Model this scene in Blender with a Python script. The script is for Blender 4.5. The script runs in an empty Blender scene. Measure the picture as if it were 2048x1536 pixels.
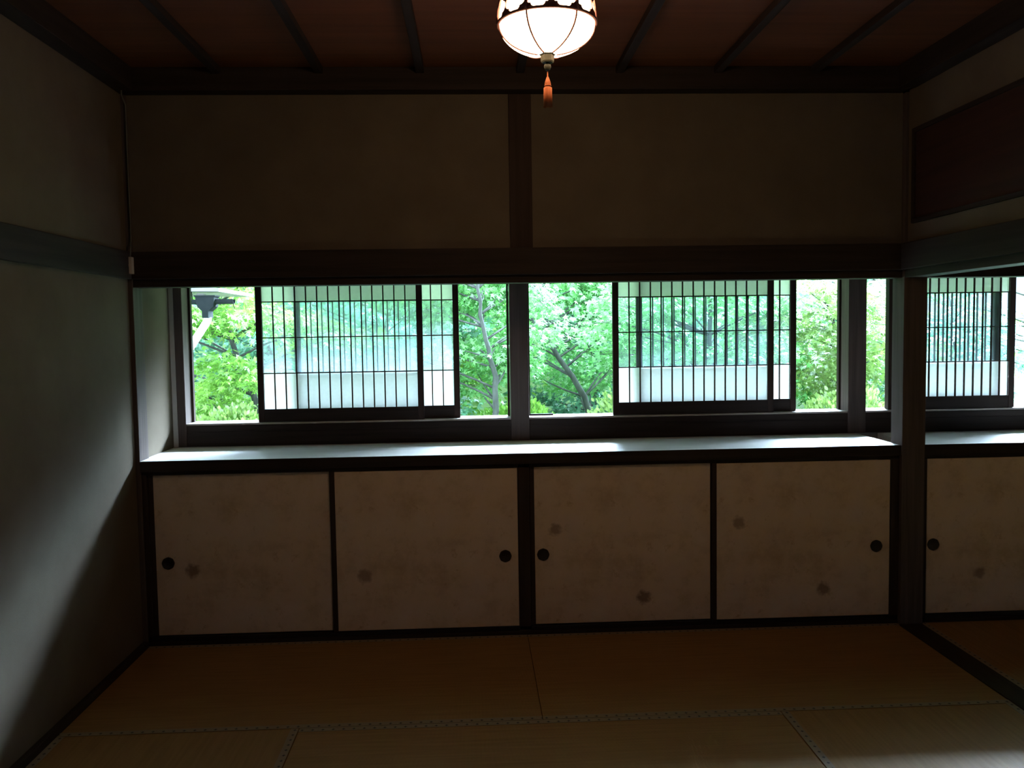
import bpy, bmesh, math, random
import numpy as np
from mathutils import Vector, Matrix

scene = bpy.context.scene
COL = scene.collection
random.seed(7)

# ------------------------------------------------------------------ camera
F_PX = 1718.3
cam_d = bpy.data.cameras.new('camera')
cam_d.sensor_width = 36.0
cam_d.lens = 36.0 * F_PX / 2048.0
cam_d.clip_start = 0.05
cam = bpy.data.objects.new('camera', cam_d)
COL.objects.link(cam)
PITCH, YAW, ROLL = -0.0612958, 0.0446671, -0.0153893
fwd = Vector((math.sin(YAW)*math.cos(PITCH), math.cos(YAW)*math.cos(PITCH), math.sin(PITCH)))
rgt = Vector((math.cos(YAW), -math.sin(YAW), 0))
up = rgt.cross(fwd)
r2 = rgt*math.cos(ROLL) + up*math.sin(ROLL)
u2 = up*math.cos(ROLL) - rgt*math.sin(ROLL)
cam.matrix_world = Matrix(((r2.x, u2.x, -fwd.x, 1.6601), (r2.y, u2.y, -fwd.y, -4.2604),
                           (r2.z, u2.z, -fwd.z, 1.5367), (0, 0, 0, 1)))
scene.camera = cam

# ------------------------------------------------------------------ sky, exposure
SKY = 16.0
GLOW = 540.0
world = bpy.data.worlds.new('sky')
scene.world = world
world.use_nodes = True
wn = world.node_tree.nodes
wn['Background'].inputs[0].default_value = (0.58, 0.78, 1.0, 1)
# cloudy sky, glow added low in front and right to light the left wall
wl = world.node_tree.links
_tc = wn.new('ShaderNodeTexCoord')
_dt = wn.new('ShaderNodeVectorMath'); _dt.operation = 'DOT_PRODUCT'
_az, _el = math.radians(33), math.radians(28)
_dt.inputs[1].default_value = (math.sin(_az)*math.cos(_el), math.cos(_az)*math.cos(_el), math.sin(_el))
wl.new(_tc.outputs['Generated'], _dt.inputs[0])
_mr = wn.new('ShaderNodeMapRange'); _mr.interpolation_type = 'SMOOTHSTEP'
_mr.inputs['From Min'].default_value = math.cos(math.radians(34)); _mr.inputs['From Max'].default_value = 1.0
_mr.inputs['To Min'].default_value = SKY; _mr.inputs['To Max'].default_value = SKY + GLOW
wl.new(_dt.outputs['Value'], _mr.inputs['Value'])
# horizon dimmed and sky brightened above a slant, to shape the wall's light streak
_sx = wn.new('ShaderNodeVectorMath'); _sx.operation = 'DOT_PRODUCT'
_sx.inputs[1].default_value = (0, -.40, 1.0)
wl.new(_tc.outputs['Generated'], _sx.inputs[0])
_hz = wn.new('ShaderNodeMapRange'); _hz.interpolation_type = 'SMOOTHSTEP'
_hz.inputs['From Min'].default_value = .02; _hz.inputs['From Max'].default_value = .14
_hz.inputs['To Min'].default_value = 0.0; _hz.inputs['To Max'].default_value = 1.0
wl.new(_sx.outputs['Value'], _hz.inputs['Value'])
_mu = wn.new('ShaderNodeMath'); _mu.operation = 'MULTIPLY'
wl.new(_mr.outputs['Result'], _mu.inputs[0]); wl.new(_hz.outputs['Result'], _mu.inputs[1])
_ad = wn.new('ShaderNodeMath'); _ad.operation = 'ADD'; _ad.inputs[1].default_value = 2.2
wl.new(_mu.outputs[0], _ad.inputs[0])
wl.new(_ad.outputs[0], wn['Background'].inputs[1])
scene.view_settings.view_transform = 'Standard'
scene.view_settings.look = 'None'
scene.view_settings.gamma = 1.0
scene.view_settings.use_curve_mapping = False
scene.view_settings.exposure = 0.0
scene.cycles.use_denoising = True
scene.cycles.max_bounces = 12
scene.cycles.transparent_max_bounces = 16
LAMP = 21.0

# ------------------------------------------------------------------ materials
def nt(m):
    m.use_nodes = True
    t = m.node_tree
    t.nodes.clear()
    return t, t.nodes.new('ShaderNodeOutputMaterial')

def N(t, kind, **kw):
    n = t.nodes.new('ShaderNode' + kind)
    for k, v in kw.items():
        if k.startswith('i_'):
            key = k[2:]
            n.inputs[int(key) if key.isdigit() else key.replace('_', ' ')].default_value = v
        else:
            setattr(n, k, v)
    return n

def L(t, a, b):
    t.links.new(a, b)

def ramp(t, fac, stops):
    r = N(t, 'ValToRGB')
    e = r.color_ramp.elements
    while len(e) < len(stops):
        e.new(0.5)
    for el, (p, c) in zip(e, stops):
        el.position = p
        el.color = (c[0], c[1], c[2], 1)
    L(t, fac, r.inputs[0])
    return r.outputs[0]

def mottled(name, a, b, rough=0.6, scale=(6, 6, 6), detail=5, bump=0.1, spec=0.3, bscale=None, lo=0.3, hi=0.7):
    m = bpy.data.materials.new(name)
    t, out = nt(m)
    tc = N(t, 'TexCoord')
    mp = N(t, 'Mapping', i_Scale=scale)
    L(t, tc.outputs['Object'], mp.inputs[0])
    nz = N(t, 'TexNoise', i_Scale=1.0, i_Detail=detail, i_Roughness=0.6)
    L(t, mp.outputs[0], nz.inputs['Vector'])
    col = ramp(t, nz.outputs[0], [(lo, a), (hi, b)])
    bs = N(t, 'BsdfPrincipled', i_Roughness=rough)
    bs.inputs['Specular IOR Level'].default_value = spec
    L(t, col, bs.inputs['Base Color'])
    if bump:
        bp = N(t, 'Bump', i_Strength=bump, i_Distance=0.002)
        src = nz
        if bscale:
            src = N(t, 'TexNoise', i_Scale=bscale, i_Detail=3.0)
            L(t, tc.outputs['Object'], src.inputs['Vector'])
        L(t, src.outputs[0], bp.inputs['Height'])
        L(t, bp.outputs[0], bs.inputs['Normal'])
    L(t, bs.outputs[0], out.inputs[0])
    return m

M = {}
M['wood_x'] = mottled('dark wood grain along x', (.020, .013, .011), (.040, .027, .022), .65, (1.2, 30, 30), bump=.15, spec=.15)
M['wood_y'] = mottled('dark wood grain along y', (.020, .013, .011), (.040, .027, .022), .65, (30, 1.2, 30), bump=.15, spec=.15)
M['wood_z'] = mottled('dark wood grain upright', (.026, .015, .012), (.050, .030, .023), .65, (30, 30, 1.2), bump=.15, spec=.15)
M['post_z'] = mottled('weathered post wood', (.068, .050, .044), (.115, .088, .078), .7, (40, 40, 1.5), bump=.2, spec=.1)
M['sill_lit_x'] = mottled('lit sill wood', (.30, .26, .23), (.45, .40, .36), .6, (1.5, 40, 40), bump=.2)  # pale tone carries the daylight on the sill top in its colour
M['shelf'] = mottled('pale worn shelf wood', (.50, .48, .44), (.64, .61, .57), .42, (1.2, 26, 26), bump=.12, spec=.5)
M['panel'] = mottled('reddish transom board', (.030, .011, .008), (.055, .020, .013), .55, (26, 1.0, 26), bump=.12)
M['ceil'] = mottled('ceiling boards', (.100, .030, .009), (.150, .047, .015), .6, (1.2, 26, 26), bump=.12)
M['plaster'] = mottled('ochre sand plaster', (.112, .090, .066), (.145, .118, .087), .95, (3, 3, 3), bump=.35, spec=.05, bscale=400)
M['plaster_out'] = mottled('exterior plaster', (.4, .38, .34), (.5, .48, .44), .95, (3, 3, 3), bump=.2, spec=.05)
M['lacquer'] = mottled('black lacquer', (.006, .005, .006), (.010, .008, .009), .35, (8, 8, 8), bump=0, spec=.4)
M['bronze'] = mottled('dark bronze', (.012, .008, .006), (.03, .018, .012), .45, (60, 60, 60), bump=.2)
M['lampmetal'] = mottled('reddish bronze lattice', (.22, .09, .08), (.32, .14, .12), .6, (50, 50, 50), bump=.1)
M['finial'] = mottled('green bronze', (.015, .018, .013), (.05, .05, .035), .6, (80, 80, 80), bump=.2)
M['tassel'] = mottled('orange silk', (.26, .065, .018), (.38, .105, .03), .7, (400, 400, 4), bump=.4)
M['ivory'] = mottled('ivory plastic', (.50, .46, .40), (.55, .51, .45), .5, (9, 9, 9), bump=0)
M['cablem'] = mottled('grey cable sheath', (.10, .10, .09), (.14, .14, .12), .6, (9, 9, 9), bump=0)
M['gutterm'] = mottled('weathered grey metal', (.010, .014, .014), (.018, .022, .022), .9, (9, 9, 9), bump=.05, spec=.05)
M['pipem'] = mottled('white painted pipe', (.75, .76, .76), (.85, .86, .86), .45, (9, 9, 9), bump=0)
M['eavem'] = mottled('grey weathered timber', (.16, .15, .145), (.26, .25, .24), .8, (4, 30, 30), bump=.2)
M['eavelight'] = mottled('pale eave boards', (.34, .32, .30), (.44, .42, .39), .8, (4, 30, 30), bump=.2)
M['soil'] = mottled('mossy ground', (.035, .07, .015), (.07, .13, .03), .95, (1.5, 1.5, 1.5), bump=.4)
M['bark'] = mottled('grey bark', (.022, .026, .022), (.065, .072, .062), .9, (14, 14, 5), bump=.6)
M['straw'] = mottled('straw matting', (.28, .165, .055), (.34, .205, .07), .7, (5, 5, 5), bump=.1)

def tatami_mat():
    m = bpy.data.materials.new('woven rush')
    t, out = nt(m)
    tc = N(t, 'TexCoord')
    mp = N(t, 'Mapping', i_Scale=(3, 60, 1))
    L(t, tc.outputs['Object'], mp.inputs[0])
    nz = N(t, 'TexNoise', i_Scale=1.0, i_Detail=4.0)
    L(t, mp.outputs[0], nz.inputs['Vector'])
    col = ramp(t, nz.outputs[0], [(.3, (.24, .135, .042)), (.7, (.31, .178, .060))])
    wv = N(t, 'TexWave', i_Scale=60.0, i_Distortion=0.4)
    L(t, tc.outputs['Object'], wv.inputs['Vector'])
    bs = N(t, 'BsdfPrincipled', i_Roughness=.62)
    bs.inputs['Specular IOR Level'].default_value = .3
    L(t, col, bs.inputs['Base Color'])
    bp = N(t, 'Bump', i_Strength=.3, i_Distance=.001)
    L(t, wv.outputs[1], bp.inputs['Height'])
    L(t, bp.outputs[0], bs.inputs['Normal'])
    L(t, bs.outputs[0], out.inputs[0])
    return m

def math_n(t, op, a, b=None):
    n = N(t, 'Math', operation=op)
    for i, v in enumerate((a, b)):
        if v is None:
            continue
        if isinstance(v, (int, float)):
            n.inputs[i].default_value = v
        else:
            L(t, v, n.inputs[i])
    return n.outputs[0]

def heri_mat():
    m = bpy.data.materials.new('patterned border cloth')
    t, out = nt(m)
    tc = N(t, 'TexCoord')
    sp = N(t, 'SeparateXYZ')
    L(t, tc.outputs['Object'], sp.inputs[0])
    u = math_n(t, 'SUBTRACT', math_n(t, 'FRACT', math_n(t, 'DIVIDE', sp.outputs[0], .040)), .5)
    a = math_n(t, 'ABSOLUTE', math_n(t, 'MULTIPLY', u, .040 / .013))
    b = math_n(t, 'ABSOLUTE', math_n(t, 'DIVIDE', math_n(t, 'ADD', sp.outputs[1], .003), .012))
    d = math_n(t, 'ADD', math_n(t, 'POWER', a, .75), math_n(t, 'POWER', b, .75))
    col = ramp(t, d, [(.55, (.020, .017, .018)), (.85, (.25, .195, .135))])
    bs = N(t, 'BsdfPrincipled', i_Roughness=.8)
    L(t, col, bs.inputs['Base Color'])
    L(t, bs.outputs[0], out.inputs[0])
    return m

def fusuma_mat(name, marks):
    """old door paper with mottling and a few faded leaf-shaped prints; marks = (x, z, radius) in door space"""
    m = bpy.data.materials.new(name)
    t, out = nt(m)
    tc = N(t, 'TexCoord')
    nz = N(t, 'TexNoise', i_Scale=5.0, i_Detail=8.0, i_Roughness=.65)
    L(t, tc.outputs['Object'], nz.inputs['Vector'])
    col = ramp(t, nz.outputs[0], [(.30, (.47, .33, .205)), (.5, (.64, .485, .345)), (.70, (.68, .53, .40))])
    n2 = N(t, 'TexNoise', i_Scale=14.0, i_Detail=6.0, i_Roughness=.7)
    L(t, tc.outputs['Object'], n2.inputs['Vector'])
    stain = ramp(t, n2.outputs[0], [(.58, (1, 1, 1)), (.72, (.74, .66, .55))])
    mx = N(t, 'MixRGB', blend_type='MULTIPLY', i_0=1.0)
    L(t, col, mx.inputs[1]); L(t, stain, mx.inputs[2])
    cur = mx.outputs[0]
    n3 = N(t, 'TexNoise', i_Scale=45.0, i_Detail=4.0)
    L(t, tc.outputs['Object'], n3.inputs['Vector'])
    wob = math_n(t, 'MULTIPLY', math_n(t, 'SUBTRACT', n3.outputs[0], .5), .045)
    sp = N(t, 'SeparateXYZ')
    L(t, tc.outputs['Object'], sp.inputs[0])
    for (mxx, mz, mr, k) in marks:
        dx = math_n(t, 'SUBTRACT', sp.outputs[0], mxx)
        dz = math_n(t, 'SUBTRACT', sp.outputs[2], mz)
        ang = math_n(t, 'ARCTAN2', dz, dx)
        lob = math_n(t, 'MULTIPLY', math_n(t, 'COSINE', math_n(t, 'MULTIPLY', ang, 5.0)), .002)
        r = math_n(t, 'SQRT', math_n(t, 'ADD', math_n(t, 'MULTIPLY', dx, dx), math_n(t, 'MULTIPLY', dz, dz)))
        r = math_n(t, 'ADD', math_n(t, 'ADD', r, wob), lob)
        f = ramp(t, math_n(t, 'DIVIDE', r, mr), [(.50, (k, k, k)), (1.08, (0, 0, 0))])
        q = N(t, 'MixRGB', blend_type='MIX')
        L(t, f, q.inputs[0]); L(t, cur, q.inputs[1])
        q.inputs[2].default_value = (.10, .050, .030, 1)
        cur = q.outputs[0]
    bs = N(t, 'BsdfPrincipled', i_Roughness=.75)
    bs.inputs['Specular IOR Level'].default_value = .2
    L(t, cur, bs.inputs['Base Color'])
    bp = N(t, 'Bump', i_Strength=.15, i_Distance=.002)
    L(t, n2.outputs[0], bp.inputs['Height']); L(t, bp.outputs[0], bs.inputs['Normal'])
    L(t, bs.outputs[0], out.inputs[0])
    return m

def paper_mat(name, c=(.95, .96, .96), tr=.80):
    m = bpy.data.materials.new(name)
    t, out = nt(m)
    tc = N(t, 'TexCoord')
    nz = N(t, 'TexNoise', i_Scale=60.0, i_Detail=5.0)
    L(t, tc.outputs['Object'], nz.inputs['Vector'])
    col = ramp(t, nz.outputs[0], [(.3, tuple(x*.95 for x in c)), (.7, c)])
    a = N(t, 'BsdfDiffuse'); b = N(t, 'BsdfTranslucent')
    L(t, col, a.inputs[0]); L(t, col, b.inputs[0])
    mx = N(t, 'MixShader', i_0=tr)
    L(t, a.outputs[0], mx.inputs[1]); L(t, b.outputs[0], mx.inputs[2])
    L(t, mx.outputs[0], out.inputs[0])
    return m

def glass_mat(name, h0, h1):
    m = bpy.data.materials.new(name)
    t, out = nt(m)
    tc = N(t, 'TexCoord')
    nz = N(t, 'TexNoise', i_Scale=4.0, i_Detail=4.0)
    L(t, tc.outputs['Object'], nz.inputs['Vector'])
    f = ramp(t, nz.outputs[0], [(.35, (h0, h0, h0)), (.75, (h1, h1, h1))])
    tr = N(t, 'BsdfTransparent', i_0=(.90, .96, .96, 1))
    dz = N(t, 'BsdfTranslucent', i_0=(.85, .95, 1, 1))
    mx = N(t, 'MixShader')
    L(t, f, mx.inputs[0]); L(t, tr.outputs[0], mx.inputs[1]); L(t, dz.outputs[0], mx.inputs[2])
    gl = N(t, 'BsdfGlossy', i_Roughness=.03)
    m2 = N(t, 'MixShader', i_0=.04)
    L(t, mx.outputs[0], m2.inputs[1]); L(t, gl.outputs[0], m2.inputs[2])
    L(t, m2.outputs[0], out.inputs[0])
    return m

def leaf_mat(name, a, b, gloss=.05, tr=.45):
    m = bpy.data.materials.new(name)
    t, out = nt(m)
    tc = N(t, 'TexCoord')
    nz = N(t, 'TexNoise', i_Scale=2.2, i_Detail=6.0, i_Roughness=.75)
    L(t, tc.outputs['Object'], nz.inputs['Vector'])
    col = ramp(t, nz.outputs[0], [(.33, a), (.67, b)])
    d = N(t, 'BsdfDiffuse'); tl = N(t, 'BsdfTranslucent')
    L(t, col, d.inputs[0]); L(t, col, tl.inputs[0])
    mx = N(t, 'MixShader', i_0=tr)
    L(t, d.outputs[0], mx.inputs[1]); L(t, tl.outputs[0], mx.inputs[2])
    g = N(t, 'BsdfGlossy', i_Roughness=.35)
    m2 = N(t, 'MixShader', i_0=gloss)
    L(t, mx.outputs[0], m2.inputs[1]); L(t, g.outputs[0], m2.inputs[2])
    L(t, m2.outputs[0], out.inputs[0])
    return m

def emit_mat(name, col, s):
    m = bpy.data.materials.new(name)
    t, out = nt(m)
    e = N(t, 'Emission', i_Strength=s)
    e.inputs[0].default_value = (*col, 1)
    L(t, e.outputs[0], out.inputs[0])
    return m

M['tatami'] = tatami_mat()
M['heri'] = heri_mat()
M['paper'] = paper_mat('translucent screen paper')
M['glass'] = glass_mat('old glass', .01, .045)
M['glass_hazy'] = glass_mat('hazy old glass', .07, .20)
M['leaf_yellow'] = leaf_mat('yellow green maple leaves', (.08, .23, .025), (.20, .38, .060))
M['leaf_mid'] = leaf_mat('fresh green maple leaves', (.050, .20, .040), (.14, .36, .10))
M['leaf_blue'] = leaf_mat('blue green leaves', (.045, .16, .085), (.13, .31, .18))
M['leaf_pale'] = leaf_mat('pale lime leaves', (.11, .22, .04), (.21, .32, .085))
M['glow'] = emit_mat('lit milk glass', (1.0, .64, .36), LAMP)

# ------------------------------------------------------------------ mesh helpers
class MB:
    def __init__(self):
        self.bm = bmesh.new()
    def box(self, x0, x1, y0, y1, z0, z1, bev=0.0):
        r = bmesh.ops.create_cube(self.bm, size=1.0)
        for v in r['verts']:
            v.co = Vector(((x0+x1)/2 + v.co.x*(x1-x0), (y0+y1)/2 + v.co.y*(y1-y0), (z0+z1)/2 + v.co.z*(z1-z0)))
        if bev:
            es = list({e for v in r['verts'] for e in v.link_edges})
            bmesh.ops.bevel(self.bm, geom=es, offset=bev, segments=2, affect='EDGES', profile=.7)
        return self
    def tube(self, pts, rad, n=8, cap=True):
        pts = [Vector(p) for p in pts]
        if isinstance(rad, (int, float)):
            rad = [rad]*len(pts)
        rings = []
        ref = Vector((0.13, 0.31, 0.94))
        for i, p in enumerate(pts):
            d = (pts[min(i+1, len(pts)-1)] - pts[max(i-1, 0)]).normalized()
            a = d.cross(ref)
            if a.length < .1:
                a = d.cross(Vector((1, 0, 0)))
            a.normalize(); b = d.cross(a)
            rings.append([self.bm.verts.new(p + (a*math.cos(2*math.pi*k/n) + b*math.sin(2*math.pi*k/n))*rad[i]) for k in range(n)])
        for i in range(len(rings)-1):
            for k in range(n):
                f = self.bm.faces.new((rings[i][k], rings[i][(k+1) % n], rings[i+1][(k+1) % n], rings[i+1][k]))
                f.smooth = True
        if cap:
            self.bm.faces.new(rings[0][::-1]); self.bm.faces.new(rings[-1])
        return self
    def lathe(self, prof, n=32, cx=0, cy=0, smooth=True, cap=True):
        rings = []
        for r, z in prof:
            rings.append([self.bm.verts.new((cx + r*math.cos(2*math.pi*k/n), cy + r*math.sin(2*math.pi*k/n), z)) for k in range(n)])
        for i in range(len(rings)-1):
            for k in range(n):
                f = self.bm.faces.new((rings[i][k], rings[i][(k+1) % n], rings[i+1][(k+1) % n], rings[i+1][k]))
                f.smooth = smooth
        if cap:
            for rg in (rings[0], rings[-1]):
                self.bm.faces.new(rg)
        return self
    def prism(self, poly, axis, a, b):
        def P(u, v, w):
            return {'x': (w, u, v), 'y': (u, w, v), 'z': (u, v, w)}[axis]
        A = [self.bm.verts.new(P(u, v, a)) for u, v in poly]
        B = [self.bm.verts.new(P(u, v, b)) for u, v in poly]
        n = len(poly)
        self.bm.faces.new(A[::-1]); self.bm.faces.new(B)
        for k in range(n):
            self.bm.faces.new((A[k], A[(k+1) % n], B[(k+1) % n], B[k]))
        return self
    def build(self, name, mat, parent=None, loc=(0, 0, 0)):
        bmesh.ops.recalc_face_normals(self.bm, faces=self.bm.faces[:])
        me = bpy.data.meshes.new(name)
        self.bm.to_mesh(me); self.bm.free()
        me.materials.append(M[mat] if isinstance(mat, str) else mat)
        o = bpy.data.objects.new(name, me)
        COL.objects.link(o)
        o.location = loc
        if parent:
            o.parent = parent
        return o

def struct(name, mb, mat, parent=None):
    o = mb.build(name, mat, parent)
    if not parent:
        o['kind'] = 'structure'
    return o

def tag(o, label, cat, group=None):
    o['label'] = label; o['category'] = cat
    if group:
        o['group'] = group
    return o

def thing(name, label, cat, loc=(0, 0, 0), group=None):
    o = bpy.data.objects.new(name, None)
    o.empty_display_size = .1
    COL.objects.link(o); o.location = loc
    return tag(o, label, cat, group)

def copy_tree(o, parent=None):
    c = o.copy(); COL.objects.link(c); c.parent = parent
    for ch in [x for x in COL.objects if x.parent == o]:
        copy_tree(ch, c)
    return c

W = 3.82
# ------------------------------------------------------------------ structure
fl = MB()
fl.box(-.15, 7.75, -7.1, .66, -.25, -.046)
fl.box(.956, 2.864, -2.866, -1.912, -.046, 0)
fl.box(.002, 3.818, -7.0, -2.868, -.046, 0)
fl.box(3.945, 7.6, -7.0, -1.92, -.046, 0)
struct('floor', fl, 'straw')
cl = MB()
cl.box(-.15, 7.75, -7.1, .66, 2.8, 2.95)
struct('ceiling', cl, 'ceil')
struct('wall_left', MB().box(-.15, 0, -7.0, -.001, -.25, 2.8).box(-.15, .012, .112, .5015, .80, 1.981).box(-.2, -.081, -.01, .66, -.9, 2.8), 'plaster')
struct('wall_right', MB().box(7.6, 7.75, -7.0, .66, 0, 2.8), 'plaster')
wb = MB()
wb.box(-.15, 1.4, -7.15, -7.0, 0, 2.8).box(2.4, 7.75, -7.15, -7.0, 0, 2.8)
wb.box(1.4, 2.4, -7.15, -7.0, 0, .5).box(1.4, 2.4, -7.15, -7.0, .95, 2.8)
struct('wall_back', wb, 'plaster')
struct('wall_front', MB().box(0, 1.853, .014, .10, 1.93, 2.70).box(1.964, 3.827, .014, .10, 1.93, 2.70).box(3.947, 7.6, .014, .10, 1.93, 2.80), 'plaster')
# outer wall above the windows, alcove ceiling, outer wall below the windows
struct('wall_outer', MB().box(-.15, 7.75, .50, .66, 1.982, 2.80).box(-.15, 7.75, .532, .66, -.9, 1.008), 'plaster_out')
struct('ceiling_alcove', MB().box(-.15, 7.6, .10, .50, 1.982, 2.02), 'wood_x')
struct('wall_outer_end', MB().box(-.15, .037, .502, .66, .80, 1.982).box(.037, .082, .532, .62, .80, 1.0), 'plaster_out')
# transom wall over the opening to the next room
struct('wall_transom', MB().box(3.842, 3.905, -3.80, -.022, 1.93, 2.495+.205).box(3.842, 3.905, -7.0, -3.80, 0, 2.70), 'plaster')

# posts
def post(name, x0, x1, y0, y1, z0, z1, mat='wood_z'):
    return struct(name, MB().box(x0, x1, y0, y1, z0, z1, .004), mat)
post('trim_1', -.08, .022, -.008, .111, 0, 2.69, 'post_z')
post('trim_2', 3.827, 3.947, -.021, .099, 0, 2.69, 'post_z')
post('trim_3', 1.853, 1.964, -.004, .10, 1.93, 2.69)
post('trim_4', .038, .083, .50, .63, .93, 1.98, 'post_z')
post('trim_5', 1.865, 1.967, .50, .63, .93, 1.98, 'post_z')
post('trim_6', 3.777, 3.880, .50, .63, .93, 1.98, 'post_z')
# front lintel: grooved head piece and the long rail over it
struct('trim_7', MB().box(.022, 3.827, -.002, .10, 1.776, 1.93, .003).box(3.947, 7.6, -.002, .10, 1.776, 1.93, .003), 'wood_x')
struct('trim_8', MB().box(.0, 3.827, -.032, -.003, 1.815, 1.945, .004), 'wood_x')
# left wall rail
struct('trim_9', MB().box(.001, .030, -6.9, -.034, 1.815, 1.945, .004), 'wood_y')
# opening lintel to the right room + rail
struct('trim_10', MB().box(3.829, 3.935, -3.80, -.022, 1.776, 1.93, .003), 'wood_y')
struct('trim_11', MB().box(3.803, 3.828, -3.80, -.034, 1.815, 1.945, .004), 'wood_y')
# cornice beams
struct('trim_12', MB().box(0, 3.82, -.075, .013, 2.692, 2.80, .006), 'wood_x')
struct('trim_13', MB().box(.001, .085, -6.9, -.076, 2.692, 2.80, .006), 'wood_y')
struct('trim_14', MB().box(3.755, 3.841, -6.9, -.076, 2.692, 2.80, .006), 'wood_y')
# slim ceiling battens running front to back
n = 15
for k in range(1, 8):
    x = k*.4775
    struct('trim_%d' % n, MB().box(x-.019, x+.019, -6.9, -.076, 2.768, 2.80, .003), 'wood_y')
    n += 1
# threshold between the rooms, wall foot battens
struct('trim_22', MB().box(3.822, 3.942, -7.0, -.022, -.045, .004, .003), 'wood_y')
struct('baseboard_left', MB().box(.001, .026, -6.9, -.009, -.045, .030, .003), 'wood_y')
struct('baseboard_front', MB().box(.022, 3.827, .002, .045, -.045, .022, .003).box(3.947, 7.6, .002, .045, -.045, .022, .003), 'wood_x')

# unseen back window, added and sized to fill the room with daylight (paper screens)
w4 = bpy.data.objects.new('window_4', None); COL.objects.link(w4); w4['kind'] = 'structure'
MB().box(1.4, 2.4, -7.08, -7.07, .5, .95).build('window_paper', 'paper', w4)
g4 = MB()
for k in range(6):
    x = 1.4 + k*.2
    g4.box(x-.012, x+.012, -7.068, -7.04, .5, .95)
for k in range(4):
    z = .5 + k*.45/3
    g4.box(1.4, 2.4, -7.066, -7.045, z-.012, z+.012)
g4.build('window_frame', 'wood_x', w4)

# windows 1-3 : sill board, head rail, low board under the sill
def window(i, x0, x1, y1=.665):
    w = bpy.data.objects.new('window_%d' % i, None); COL.objects.link(w); w['kind'] = 'structure'
    MB().box(x0, x1, .503, y1, 1.046, 1.056, .002).build('window_sill', 'sill_lit_x', w)
    MB().box(x0, x1, .502, y1, 1.009, 1.0455, .003).build('sill_shade_front', 'wood_x', w)  # same sill, made dark to stand in for its shaded front
    MB().box(x0, x1, .504, .63, 1.932, 1.981, .003).build('window_head', 'wood_x', w)
    MB().box(x0, x1, .504, .53, .931, 1.009, .002).build('apron_board', 'wood_x', w)
    m = MB()
    m.box(x0+.001, x0+.012, .600, .628, 1.057, 1.931)
    m.box(x1-.012, x1-.001, .600, .628, 1.057, 1.931)
    m.build('window_stop', 'wood_z', w)
    return w
window(1, .084, 1.864)
window(2, 1.968, 3.776)
window(3, 3.881, 7.598)

# ------------------------------------------------------------------ shelf boards
o = MB().box(.023, 3.826, -.012, .499, .874, .929, .004).box(.0125, .024, .112, .499, .876, .9285).build('shelf_board', 'shelf')
tag(o, 'long pale window shelf board lying over the four paper doors', 'shelf')
o.data.materials.append(M['wood_x'])
o2 = MB().box(3.948, 7.59, -.012, .499, .874, .929, .004).build('shelf_board', 'shelf')
tag(o2, 'pale window shelf board in the next room, right of the dark post', 'shelf')
o2.data.materials.append(M['wood_x'])
for s in (o, o2):
    for p in s.data.polygons:
        if p.normal.y < -.5 or p.normal.z < -.5:
            p.material_index = 1

# ------------------------------------------------------------------ low cupboards with paper doors
def pull(parent, x, z, y):
    m = MB()
    prof = [(.0305, 0), (.031, .004), (.028, .006), (.024, .003), (.008, .0015)]
    bmv = m.bm
    rings = []
    nn = 28
    for r, h in prof:
        rings.append([bmv.verts.new((r*(1+.02*math.cos(8*a))*math.cos(a), -h, r*(1+.02*math.cos(8*a))*math.sin(a)))
                      for a in [2*math.pi*k/nn for k in range(nn)]])
    for i in range(len(rings)-1):
        for k in range(nn):
            bmv.faces.new((rings[i][k], rings[i][(k+1) % nn], rings[i+1][(k+1) % nn], rings[i+1][k])).smooth = True
    bmv.faces.new(rings[-1])
    h = m.build('door_pull', 'bronze', parent, (x, y, z))
    h['label'] = 'round dark bronze pull'
    return h

def cupboard(label, x0, x1, doors, group=None):
    """x0..x1 outer; doors = list of (xa, xb, track, marks, pull position, label)"""
    c = thing('low_cupboard', label, 'cupboard', (x0, 0, 0), group)
    MB().box(0, x1-x0, .004, .05, .856, .873, .002).build('top_rail', 'wood_x', c)
    MB().box(0, x1-x0, .003, .05, .023, .043, .002).build('bottom_rail', 'lacquer', c)
    MB().box(0, x1-x0, .050, .49, .023, .043).box(0, x1-x0, .46, .49, .044, .86).build('carcass', 'wood_x', c)
    for i, (xa, xb, y, marks, pl, lab) in enumerate(doors):
        mt = fusuma_mat('aged door paper', marks)
        dx = xa - x0
        w = xb - xa
        d = MB().box(.004, w-.004, .001, .014, .004, .808).build('door', mt, c, (dx, y, .044))
        d['label'] = lab
        # slim dark frame strips left and right
        MB().box(-.0195, .004, -.002, .016, 0, .811, .002).build('door_edging', 'wood_z', d)
        MB().box(w-.004, w+.0005, -.002, .016, 0, .811, .001).build('door_edging', 'wood_z', d)
        pull(d, pl[0]-xa, pl[1]-.044, .001)
    return c

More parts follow.
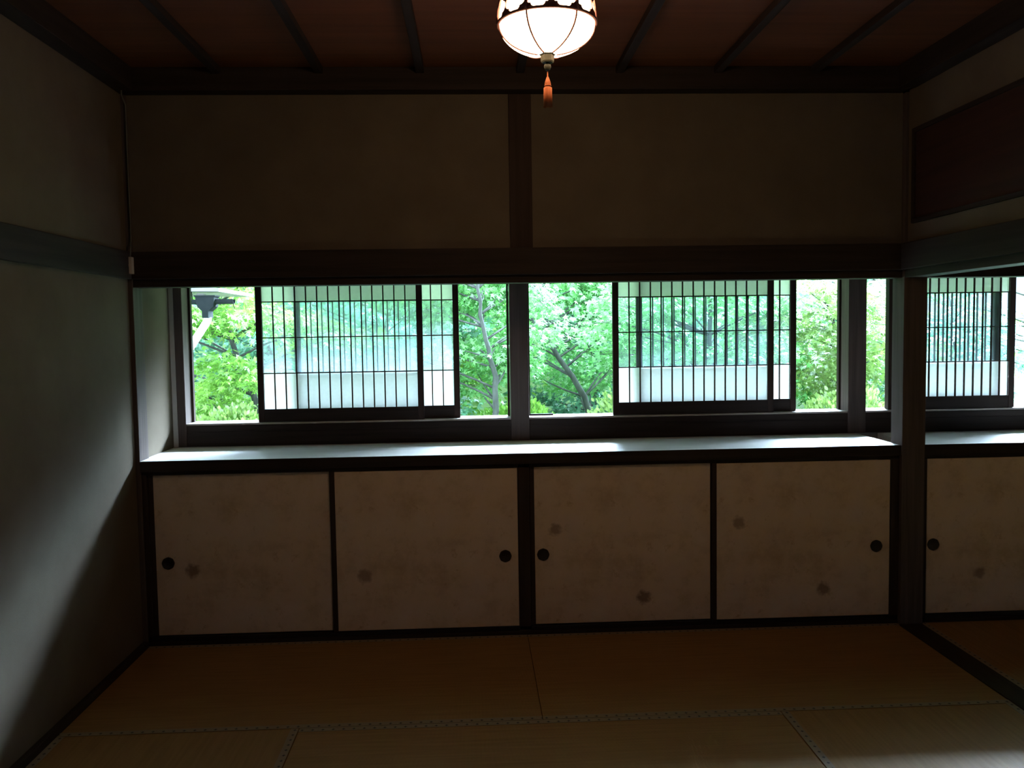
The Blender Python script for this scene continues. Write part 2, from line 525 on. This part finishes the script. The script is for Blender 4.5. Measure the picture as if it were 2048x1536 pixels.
def mk(lst, xa):
    return [(x-xa, z-.044, r, k) for x, z, r, k in lst]
c1 = cupboard('low cupboard under the left window with two aged paper sliding doors', .023, 1.874,
    [(.066, .937, .020, mk([(.247, .371, .042, .62)], .066), (.129, .412), 'paper door with a leaf print close right of its pull'),
     (.957, 1.873, .004, mk([(1.097, .324, .044, .55)], .957), (1.804, .408), 'paper door with one leaf print low on its left')])
st = MB().box(0, .055, .003, .045, .044, .855, .002).build('centre_stile', 'wood_z', c1, (1.8745-.023, 0, 0))
MB().box(0, .0225, .003, .045, .044, .855, .002).build('side_stile', 'wood_z', c1, (.0, 0, 0))
c2 = cupboard('low cupboard under the middle window with two aged paper sliding doors', 1.931, 3.826,
    [(1.951, 2.856, .020, mk([(2.058, .532, .038, .55), (2.508, .170, .042, .72)], 1.951), (1.996, .406), 'paper door with prints above its pull and low at right'),
     (2.877, 3.783, .004, mk([(2.995, .546, .040, .55), (3.435, .192, .042, .65)], 2.877), (3.710, .408), 'paper door with prints at upper left and lower middle')])
MB().box(0, .041, .003, .045, .044, .855, .002).build('side_stile', 'wood_z', c2, (3.785-1.931, 0, 0))
c3 = cupboard('low cupboard in the next room, right of the dark post', 3.948, 5.80,
    [(3.968, 4.86, .004, mk([(4.258, .252, .038, .50)], 3.968), (4.009, .408), 'paper door with one faint leaf print'),
     (4.880, 5.795, .020, mk([(5.2, .4, .04, .5)], 4.880), (5.74, .408), 'plain paper door')])

# ------------------------------------------------------------------ sliding screens in the windows
def screen(label, x0, x1, y, nb, glass='glass', zb=1.0575, zt=1.930):
    w = x1-x0
    s = thing('sliding_screen', label, 'shoji screen', (x0, y, zb), 'sliding screens in the windows')
    h = zt-zb
    b0, g0, g1, p1 = .070, 1.325-zb, 1.717-zb, h-.030
    sw = .033
    MB().box(0, sw, 0, .026, 0, h, .002).build('stile', 'wood_z', s)
    MB().box(w-sw, w, 0, .026, 0, h, .002).build('stile', 'wood_z', s)
    MB().box(sw, w-sw, .001, .025, 0, b0, .002).build('bottom_rail', 'wood_x', s)
    MB().box(sw, w-sw, .001, .025, p1, h, .002).build('top_rail', 'wood_x', s)
    la = MB()
    for k in range(1, nb):
        x = sw + (w-2*sw)*k/nb
        la.box(x-.0032, x+.0032, .004, .014, b0, p1)
    for z in (g0, (g0+g1)/2, g1):
        la.box(sw, w-sw, .005, .0145, z-.003, z+.003)
    la.build('lattice', 'wood_z', s)
    MB().box(sw, w-sw, .0155, .0160, b0, g0+.003).build('paper_panel', 'paper', s)
    MB().box(sw, w-sw, .0155, .0160, g1-.003, p1).build('paper_panel', 'paper', s)
    MB().box(sw, w-sw, .0150, .0175, g0+.0035, g1-.0035).build('glass_pane', glass, s)
    return s
screen('front latticed shoji screen in the left window, nearer the room', .473, 1.383, .513, 14, 'glass_hazy')
screen('rear latticed shoji screen in the left window, slid right behind the other', .673, 1.583, .547, 14, 'glass_hazy')
screen('front latticed shoji screen in the middle window, nearer the room', 2.441, 3.354, .513, 14)
screen('rear latticed shoji screen in the middle window, slid right behind the other', 2.581, 3.495, .547, 14)
screen('front latticed shoji screen seen right of the dark post', 4.015, 4.752, .513, 13)
screen('rear latticed shoji screen seen right of the dark post, behind the front one', 4.023, 4.684, .547, 12)

st = MB().box(0, .135, 0, .012, 0, .009, .001).build('wooden_strip', 'wood_x', None, (1.975, .60, 1.0565))
tag(st, 'thin dark wooden strip lying on the sill just right of the middle post', 'stick')

# ------------------------------------------------------------------ tatami
def mat(label, x0, y0, x1, y1, along='x', group='tatami mats in the main room'):
    lx, ly = x1-x0, y1-y0
    ln, wd = (lx, ly) if along == 'x' else (ly, lx)
    t = thing('tatami_mat', label, 'tatami mat', ((x0+x1)/2, (y0+y1)/2, -.045), group)
    if along == 'y':
        t.rotation_euler = (0, 0, math.pi/2)
    MB().box(-ln/2+.001, ln/2-.001, -wd/2+.001, wd/2-.001, 0, .045, .002).build('rush_cover', 'tatami', t)
    for s in (-1, 1):
        hb = MB().box(-ln/2+.001, ln/2-.001, -.0148, .0148, 0, .0012).build('border', 'heri', t, (0, s*(wd/2-.0165), .0452))
    return t
H = W/2
YS = .956
mat('tatami mat at the cupboard foot, left half of the far row', .027, -YS, H, .001)
mat('tatami mat at the cupboard foot, right half of the far row', H, -YS, 3.821, .001)
mat('tatami mat lying crosswise in the middle of the near row', .956, -2*YS, 2.864, -YS)
mat('tatami mat along the left wall in the near row', .027, -3*YS, .955, -YS, 'y')
mat('tatami mat along the threshold at right in the near row', 2.865, -3*YS, 3.821, -YS, 'y')
mat('tatami mat in the next room beyond the threshold', 3.943, -1.91, 4.898, .001, 'y', 'tatami mats in the next room')

# ------------------------------------------------------------------ transom panel
tp = thing('transom_panel', 'dark reddish wooden transom panel set in the plaster above the right opening', 'transom', (3.842, 0, 0))
MB().box(-.004, -.0005, -3.40, -.10, 2.06, 2.475).build('board', 'panel', tp)
fr = MB()
fr.box(-.014, -.0005, -3.43, -.075, 2.475, 2.497, .002).box(-.014, -.0005, -3.43, -.075, 2.038, 2.060, .002)
fr.box(-.014, -.0005, -.10, -.075, 2.060, 2.475, .002).box(-.014, -.0005, -3.43, -3.40, 2.060, 2.475, .002)
fr.build('frame', 'wood_y', tp)

# ------------------------------------------------------------------ cable and small box in the corner
jb = thing('junction_box', 'small ivory box at the left end of the long wall rail', 'junction box', (.0315, -.048, 1.838))
MB().box(-.012, .012, -.016, .014, 0, .080, .003).build('cover', 'ivory', jb)
MB().box(-.006, .006, -.0185, -.016, .034, .046, .001).build('button', 'ivory', jb)
cb = MB().tube([(.055, -.081, 2.79), (.05, -.081, 2.74), (.036, -.081, 2.70), (.028, -.06, 2.675), (.0275, -.016, 2.64), (.0265, -.016, 2.3), (.027, -.016, 2.0),
                (.030, -.036, 1.955), (.0315, -.047, 1.919)], .0035, 6).build('power_cable', 'cablem')
tag(cb, 'thin grey cable running down the left corner to the ivory box', 'cable')

# ------------------------------------------------------------------ hanging lamp
LX, LY, LZ, LR = 1.902, -1.60, 2.463, .1445
lamp = thing('pendant_lamp', 'lit round pendant lamp with pierced metal band and orange tassel', 'lamp', (LX, LY, LZ))
CB, CU = .090, .21
prof = [(LR*math.sin(a), -CB*math.cos(a)) for a in [math.pi/2*k/14 for k in range(1, 15)]]
prof = [(.012, -CB)] + prof
prof += [(LR*math.cos(a), CU*math.sin(a)) for a in [1.25*k/12 for k in range(1, 13)]]
MB().lathe(prof, 48).build('glass_globe', 'glow', lamp)
def egg(phi, z, off=.0):
    r = LR*math.sqrt(max(0, 1-(z/(CU if z > 0 else CB))**2)) + off
    return (r*math.cos(phi), r*math.sin(phi), z)
# pierced band : quatrefoil openings, 12 round, 3 rows
band = MB()
rows = [(.001, .062), (.062, .118), (.118, .163)]
K = 40
def cell(bm, p0, p1, z0, z1):
    layers = []
    for off in (.0025, .0065):
        outer, inner = [], []
        for k in range(K):
            a = 2*math.pi*k/K
            c, s = math.cos(a), math.sin(a)
            m_ = max(abs(c), abs(s))
            q = .495*(.78 + .22*abs(math.cos(2*a))**.6)
            for (u, v, lst) in ((.5*c/m_, .5*s/m_, outer), (q*c, q*s, inner)):
                ph = p0 + (p1-p0)*(u+.5); z = z0 + (z1-z0)*(v+.5)
                lst.append(bm.verts.new(egg(ph, z, off)))
        layers.append((outer, inner))
    (o0, i0), (o1, i1) = layers
    for k in range(K):
        j = (k+1) % K
        bm.faces.new((o1[k], o1[j], i1[j], i1[k]))
        bm.faces.new((i1[k], i1[j], i0[j], i0[k]))
for z0, z1 in rows:
    for k in range(12):
        cell(band.bm, math.pi/6*k, math.pi/6*(k+1), z0, z1)
band.build('pierced_band', 'lampmetal', lamp)
MB().lathe([(LR+.001, -.003), (LR+.008, -.002), (LR+.008, .004), (LR+.001, .005)], 48, cap=False).build('band_rim', 'lampmetal', lamp)
for k in range(6):
    a = math.pi/3*k + math.pi/6 - math.pi/3 + math.pi/6 + .02
    a = -math.pi/2 + math.pi/6 + math.pi/3*k + .02
    pts = [egg(a, -CB*math.cos(t), .0012) for t in [math.pi/2*(.12+.88*i/12) for i in range(13)]]
    MB().tube(pts, .0030, 6).build('rib', 'lampmetal', lamp)
    pts = [egg(a, z, .005) for z in [0, .04, .08, .12, .165]]
    MB().tube(pts, .006, 6).build('band_strap', 'lampmetal', lamp)
MB().lathe([(.118, .160), (.125, .166), (.11, .185), (.07, .205), (.03, .215), (.02, .235), (.008, .24)], 36).build('cap', 'lampmetal', lamp)
MB().lathe([(.018, -.113), (.020, -.109), (.0215, -.092), (.026, -.089), (.026, -.083), (.010, -.080)], 6, smooth=False).build('finial', 'finial', lamp)
MB().lathe([(.003, -.137), (.008, -.134), (.011, -.126), (.010, -.119), (.005, -.113), (.004, -.111)], 14).build('bead', 'finial', lamp)
MB().lathe([(.003, .240), (.003, .318), (.045, .320), (.05, .337)], 20).build('stem', 'lampmetal', lamp)
ts = MB()
ts.lathe([(.0014, -.136), (.0016, -.153), (.004, -.158), (.0075, -.168), (.0095, -.175), (.0082, -.181), (.0098, -.185), (.0115, -.195), (.0125, -.238)], 22, cap=False)
for k in range(40):
    a = 2*math.pi*k/40; r = .0119
    ts.tube([(r*math.cos(a), r*math.sin(a), -.188), (r*1.03*math.cos(a), r*1.03*math.sin(a), -.215),
             ((r+.001)*math.cos(a+.05), (r+.001)*math.sin(a+.05), -.242-.006*random.random())], .0009, 4)
tas = ts.build('tassel', 'tassel', lamp)
MB().lathe([(.0078, -.184), (.0105, -.183), (.0105, -.180), (.0078, -.179)], 18, cap=False).build('tassel_binding', 'tassel', tas)

# ------------------------------------------------------------------ outside: eaves, gutter
ev = MB()
_secs = []
for x, dz in ((-2.2, 0), (2.2, 0), (6.2, .29), (10.5, .36)):
    _secs.append([ev.bm.verts.new((x, y, z)) for y, z in ((.66, 3.05), (3.0, 2.747+dz), (3.02, 2.80+dz), (.66, 3.45))])
for a, b in zip(_secs, _secs[1:]):
    for k in range(4):
        ev.bm.faces.new((a[k], a[(k+1) % 4], b[(k+1) % 4], b[k]))
ev.bm.faces.new(_secs[0]); ev.bm.faces.new(_secs[-1])
struct('trim_23', ev, 'eavelight')
ws = thing('eave_corner', 'grey timber eave corner of the next wing, outside at far left', 'eave', (-.30, 2.0, 1.85))
MB().prism([(-1.6, .03), (.165, .0), (.165, .025), (-1.6, .16)], 'y', -.05, .9).build('eave_board', 'eavem', ws)
for y in (-.02, .3):
    MB().box(-.10, -.045, y, y+.05, -.03, .03, .003).build('rafter_tip', 'eavem', ws)
gt = thing('rain_gutter', 'grey rain gutter with dark hopper and white slanting downpipe at far left', 'gutter', (-.22, 2.0, 1.785))
gm = MB()
prof = [(.035*math.cos(a), .035*math.sin(a)) for a in [math.pi + math.pi*k/10 for k in range(11)]]
prof += [(.031*math.cos(a), .031*math.sin(a)) for a in [2*math.pi - math.pi*k/10 for k in range(11)]]
gm.prism([(u, v+.012) for u, v in prof], 'x', -1.2, .178)
gm.build('gutter_trough', 'gutterm', gt)
hp = MB()
v = [(-.080, .035), (.056, .035), (.048, -.040), (.010, -.072), (.010, -.12), (-.034, -.12), (-.034, -.072), (-.066, -.040)]
hp.prism(v, 'y', -.062, .055)
hp.box(-.086, .062, -.068, .060, .030, .040, .002)
hp.build('hopper', 'gutterm', gt)
MB().tube([(-.012, 0, -.115), (-.014, 0, -.135), (-.035, .01, -.165), (-.20, .07, -.38), (-.42, .15, -.66), (-.46, .165, -.75), (-.46, .165, -2.2)], .027, 14).build('downpipe', 'pipem', gt)
MB().tube([(.165, 0, .01), (.172, -.01, -.02), (.182, -.01, -.055)], .003, 6).build('wire_hook', 'gutterm', gt)
for x in (-.5, -.13):
    MB().tube([(x, .036, .012), (x, .038, .05), (x, .02, .075)], .004, 6).build('bracket', 'gutterm', gt)

# ------------------------------------------------------------------ outside: ground
def sstep(a, b, x):
    t = min(1, max(0, (x-a)/(b-a)))
    return t*t*(3-2*t)
def ground_z(x, y):
    return -.65 + 3.4*sstep(8.5, 17, y)*(1-.93*sstep(7.5, 14, x)) + .06*math.sin(1.3*x+.7*y)
gb = bmesh.new()
gx = [-22 + 44*i/44 + 3 for i in range(45)]
gy = [.7 + 40*(j/36)**1.3 for j in range(37)]
gv = [[gb.verts.new((x, y, ground_z(x, y))) for y in gy] for x in gx]
for i in range(len(gx)-1):
    for j in range(len(gy)-1):
        gb.faces.new((gv[i][j], gv[i+1][j], gv[i+1][j+1], gv[i][j+1])).smooth = True
gmb = MB(); gmb.bm.free(); gmb.bm = gb
struct('ground', gmb, 'soil')

# ------------------------------------------------------------------ outside: trees
RNG = np.random.default_rng(11)
MAPLE = np.array([(0, 0), *[(r*math.sin(math.radians(a)), .12+r*math.cos(math.radians(a))) for a, r in
                 ((-105, .50), (-78, .24), (-52, .78), (-26, .34), (0, 1.0), (26, .34), (52, .78), (78, .24), (105, .50))]])
OVAL = np.array([(0, 0), (-.25, .3), (-.27, .6), (0, 1.0), (.27, .6), (.25, .3)])

def leaves_mesh(name, pos, out, size, shape, tilt=.6):
    """pos (n,3) leaf bases, out (n,3) direction each leaf tip points to; real flat leaves"""
    n = len(pos); k = len(shape)
    d = out + RNG.normal(0, .35, (n, 3)); d[:, 2] -= .25
    d /= np.linalg.norm(d, axis=1)[:, None] + 1e-9
    nr = np.array([0, -.25, 1.0]) + RNG.normal(0, tilt, (n, 3))
    s = np.cross(nr, d); s /= np.linalg.norm(s, axis=1)[:, None] + 1e-9
    up_ = np.cross(d, s)
    sz = size*RNG.uniform(.65, 1.25, n)
    cup = -(shape[:, 0]**2)*.35
    co = pos[:, None, :] + sz[:, None, None]*(s[:, None, :]*shape[None, :, 0, None] + d[:, None, :]*shape[None, :, 1, None] + up_[:, None, :]*cup[None, :, None])
    co = co.reshape(-1, 3).astype(np.float32)
    me = bpy.data.meshes.new(name)
    me.vertices.add(n*k); me.vertices.foreach_set('co', co.ravel())
    me.loops.add(n*k); me.loops.foreach_set('vertex_index', np.arange(n*k, dtype=np.int32))
    me.polygons.add(n); me.polygons.foreach_set('loop_start', np.arange(0, n*k, k, dtype=np.int32))
    me.update(calc_edges=True)
    me.validate()
    return me

def bez(a, b, c, n=7):
    return [tuple(np.array(a)*(1-t)**2 + 2*np.array(b)*t*(1-t) + np.array(c)*t*t) for t in [i/(n-1) for i in range(n)]]

def tree(label, trunk, rad, crown, sprays, per, leaf, size, shape=MAPLE, group='garden trees', spread=.55, name='maple_tree', zmin=-.1, flat=.14):
    """trunk: list of points (absolute), crown: (cx,cy,cz, rx,ry,rz) ellipsoid holding the leaf sprays"""
    b = Vector(trunk[0])
    t = thing(name, label, 'tree', b, group)
    tr = [Vector(p)-b for p in trunk]
    fine = []
    for i in range(len(tr)-1):
        for q in range(4):
            fine.append(tr[i].lerp(tr[i+1], q/4) + Vector((RNG.normal(0, .012), RNG.normal(0, .012), 0))*(1 if q else 0))
    fine.append(tr[-1])
    rads = [rad*(1-.72*i/(len(fine)-1)) for i in range(len(fine))]
    rads[0] *= 1.25
    MB().tube(fine, rads, 9).build('trunk', 'bark', t)
    br = MB()
    P, O = [], []
    c = np.array(crown[:3]) - np.array(b); R = np.array(crown[3:])
    for k in range(sprays):
        while True:
            u = RNG.uniform(-1, 1, 3)
            if .12 < np.dot(u, u) < 1:
                break
        sc = c + u*R
        if sc[2] + b.z < zmin:
            sc[2] = zmin - b.z + RNG.uniform(0, .3)
        # branch from the nearest lower point on the trunk
        cand = [p for p in fine if p.z < sc[2]-.22*math.hypot(p.x-sc[0], p.y-sc[1])] or fine[:2]
        a = min(cand, key=lambda p: (Vector(sc)-p).length + .6*max(0, .8-p.z))
        mid = (np.array(a)*.5 + sc*.5) + np.array([RNG.normal(0, .06), RNG.normal(0, .06), .12*RNG.uniform(-.3, 1)])
        ln = float(np.linalg.norm(sc-np.array(a)))
        r0 = min(rad*.33, .006+.010*ln)
        br.tube(bez(a, mid, sc, 6), [r0*(1-.75*i/5) for i in range(6)], 5)
        sr = spread*RNG.uniform(.65, 1.25)
        # twigs
        outd = sc - np.array(a); outd[2] = 0
        outd /= np.linalg.norm(outd)+1e-6
        for q in range(3):
            e = sc + outd*sr*.7 + RNG.normal(0, .35, 3)*sr*np.array([1, 1, .2])
            br.tube([tuple(sc), tuple(sc*.5+e*.5+np.array([0, 0, .03])), tuple(e)], [r0*.3, r0*.22, .0015], 4)
        m = int(per*RNG.uniform(.7, 1.3))
        ang = RNG.uniform(0, 2*math.pi, m); rr = sr*np.sqrt(RNG.uniform(0, 1, m))
        lp = np.stack([rr*np.cos(ang), rr*np.sin(ang), RNG.normal(0, sr*flat, m) - .28*rr*rr/sr], 1)
        P.append(sc + lp)
        oo = np.stack([np.cos(ang), np.sin(ang), np.full(m, -.15)], 1)*.8 + outd*.5
        O.append(oo)
    br.build('branches', 'bark', t)
    P = np.concatenate(P); O = np.concatenate(O)
    me = leaves_mesh('foliage', P, O, size, shape)
    me.materials.append(M[leaf])
    f = bpy.data.objects.new('foliage', me); COL.objects.link(f); f.parent = t
    return t

gz = ground_z
# nearer maples
tree('slim grey trunked maple seen just left of the middle window post',
     [(1.93, 5.0, gz(1.9, 5)), (1.87, 5.0, .55), (1.90, 5.0, 1.05), (1.80, 5.0, 1.45), (1.72, 5.0, 2.0), (1.70, 5.1, 2.7)], .042,
     (1.60, 5.75, 1.8, .95, .55, 1.0), 36, 260, 'leaf_mid', .064, spread=.42)
tree('maple with a trunk leaning left, seen just right of the middle window post',
     [(3.45, 7.0, gz(3.4, 7)), (3.12, 7.0, .66), (2.78, 7.0, 1.18), (2.45, 7.0, 1.66), (2.15, 7.05, 2.3), (2.05, 7.1, 3.0)], .048,
     (2.85, 7.95, 1.75, 1.4, .7, 1.3), 46, 250, 'leaf_mid', .073, spread=.5)
tree('yellow green maple seen through the far left gap of the left window',
     [(-.35, 4.9, gz(-.3, 4.9)), (-.45, 4.9, .3), (-.75, 4.9, 1.1), (-1.0, 5.0, 1.9), (-1.1, 5.1, 2.6)], .05,
     (-.75, 4.9, 1.45, 1.25, .8, 1.15), 44, 260, 'leaf_yellow', .064, spread=.42)
tree('fresh green maple hidden behind the left shoji screens',
     [(.75, 6.2, gz(.7, 6.2)), (.72, 6.2, .5), (.6, 6.2, 1.3), (.7, 6.3, 2.2), (.6, 6.3, 2.9)], .05,
     (.5, 6.4, 1.6, 1.3, .8, 1.2), 40, 170, 'leaf_blue', .085, spread=.5)
tree('green maple hidden behind the middle shoji screens',
     [(4.75, 5.8, gz(4.7, 5.8)), (4.7, 5.8, .5), (4.45, 5.8, 1.2), (4.5, 5.9, 2.2), (4.4, 6.0, 2.8)], .05,
     (4.3, 5.9, 1.65, 1.25, .8, 1.1), 44, 230, 'leaf_mid', .07, spread=.48)
tree('pale lime maple seen through the right gap of the middle window',
     [(6.35, 6.0, gz(6.3, 6)), (6.35, 6.0, .4), (6.2, 6.0, 1.1), (6.0, 6.1, 1.8), (5.9, 6.1, 2.4)], .045,
     (5.95, 6.1, 1.40, 1.0, .7, .85), 30, 230, 'leaf_pale', .068, spread=.45)
tree('green maple standing behind the pale lime one at right',
     [(7.2, 8.2, gz(7.2, 8.2)), (7.1, 8.2, .6), (7.3, 8.2, 1.5), (7.2, 8.3, 2.6)], .055,
     (7.3, 8.3, 1.35, 1.5, .8, 1.35), 44, 180, 'leaf_mid', .09, spread=.5)
tree('thin maple seen between the right back post and the dark front post',
     [(8.0, 6.4, gz(8, 6.4)), (8.0, 6.4, .4), (7.8, 6.4, 1.1), (7.75, 6.5, 1.9)], .04,
     (7.6, 6.4, 1.05, .85, .6, .75), 22, 140, 'leaf_blue', .08, spread=.42)
tree('sparse bare branched tree seen right of the dark post against white sky',
     [(10.9, 8.6, gz(10.9, 8.6)), (10.8, 8.6, .4), (10.4, 8.6, 1.2), (10.2, 8.7, 2.2)], .05,
     (9.7, 8.6, 1.5, 1.5, .7, .8), 15, 60, 'leaf_yellow', .08, spread=.42)
# farther trees on the rising slope
for i, (x, y, h, rx, lf, lab) in enumerate([
    (-4.2, 9.6, 3.6, 1.7, 'leaf_blue', 'blue green tree on the slope, farthest left'),
    (-1.6, 9.9, 3.6, 1.7, 'leaf_blue', 'blue green tree on the slope behind the yellow green maple'),
    (1.0, 9.7, 3.8, 1.7, 'leaf_yellow', 'yellow green tree on the slope behind the left shoji screens'),
    (3.6, 10.0, 3.7, 1.7, 'leaf_blue', 'blue green tree on the slope behind the leaning maple'),
    (6.0, 10.2, 3.5, 1.6, 'leaf_blue', 'blue green tree on the slope behind the middle shoji screens'),
    (8.9, 10.6, 3.3, 1.6, 'leaf_blue', 'blue green tree on the slope behind the right back post')]):
    tree(lab, [(x, y, gz(x, y)-.05), (x+.05, y, .8), (x-.05, y, 2.0), (x, y, 3.2)], .09,
         (x, y+.2, 1.55, rx, 1.0, 1.75), 46, 150, lf, .13, OVAL, 'trees on the slope', .62, 'slope_tree', flat=.22)
for i, (x, y, lf, lab) in enumerate([
    (-3.5, 14.5, 'leaf_mid', 'far tree at the top of the slope on the left'),
    (0.2, 14.8, 'leaf_blue', 'far tree at the top of the slope behind the left window'),
    (3.6, 14.6, 'leaf_yellow', 'far tree at the top of the slope behind the middle post'),
    (7.0, 15.2, 'leaf_blue', 'far tree at the top of the slope behind the middle window')]):
    z0 = gz(x, y)
    tree(lab, [(x, y, z0-.05), (x+.1, y, z0+1.0), (x, y, z0+2.6)], .11,
         (x, y, z0+1.3, 2.3, 1.2, 1.7), 46, 130, lf, .19, OVAL, 'trees on the slope', .85, 'slope_tree', zmin=z0, flat=.25)

def shrub(label, x, y, rx, ry, top, n, leaf):
    z0 = gz(x, y)
    t = thing('round_shrub', label, 'shrub', (x, y, z0), 'clipped shrubs under the windows')
    st_ = MB()
    for k in range(7):
        a = 2*math.pi*k/7
        st_.tube([(0, 0, -.03), (.25*rx*math.cos(a), .25*ry*math.sin(a), .35*(top-z0)), (.7*rx*math.cos(a), .7*ry*math.sin(a), .68*(top-z0))], [.02, .014, .005], 6)
    st_.build('stems', 'bark', t)
    u = RNG.normal(0, 1, (n, 3)); u[:, 2] = np.abs(u[:, 2]); u /= np.linalg.norm(u, axis=1)[:, None]
    bump_ = 1 + .05*np.sin(u[:, 0]*9)*np.cos(u[:, 1]*8) + RNG.normal(0, .025, n)
    p = u*np.array([rx, ry, top-z0])*bump_[:, None]
    me = leaves_mesh('foliage', p, u*1.2 + np.array([0, 0, .5]), .055, OVAL, .8)
    me.materials.append(M[leaf])
    f = bpy.data.objects.new('foliage', me); COL.objects.link(f); f.parent = t
    return t
shrub('bright lime round shrub low behind the middle shoji screens', 3.75, 4.6, 1.25, .8, .98, 9000, 'leaf_pale')
shrub('bright lime round shrub low in the right gap of the middle window', 5.65, 4.7, .85, .7, .80, 7000, 'leaf_pale')
shrub('pale shrub low in the far left gap of the left window', -.65, 3.9, .75, .6, .80, 6000, 'leaf_pale')
shrub('yellow green shrub low below the slim maple trunk', 2.2, 6.2, .85, .7, .62, 7000, 'leaf_yellow')
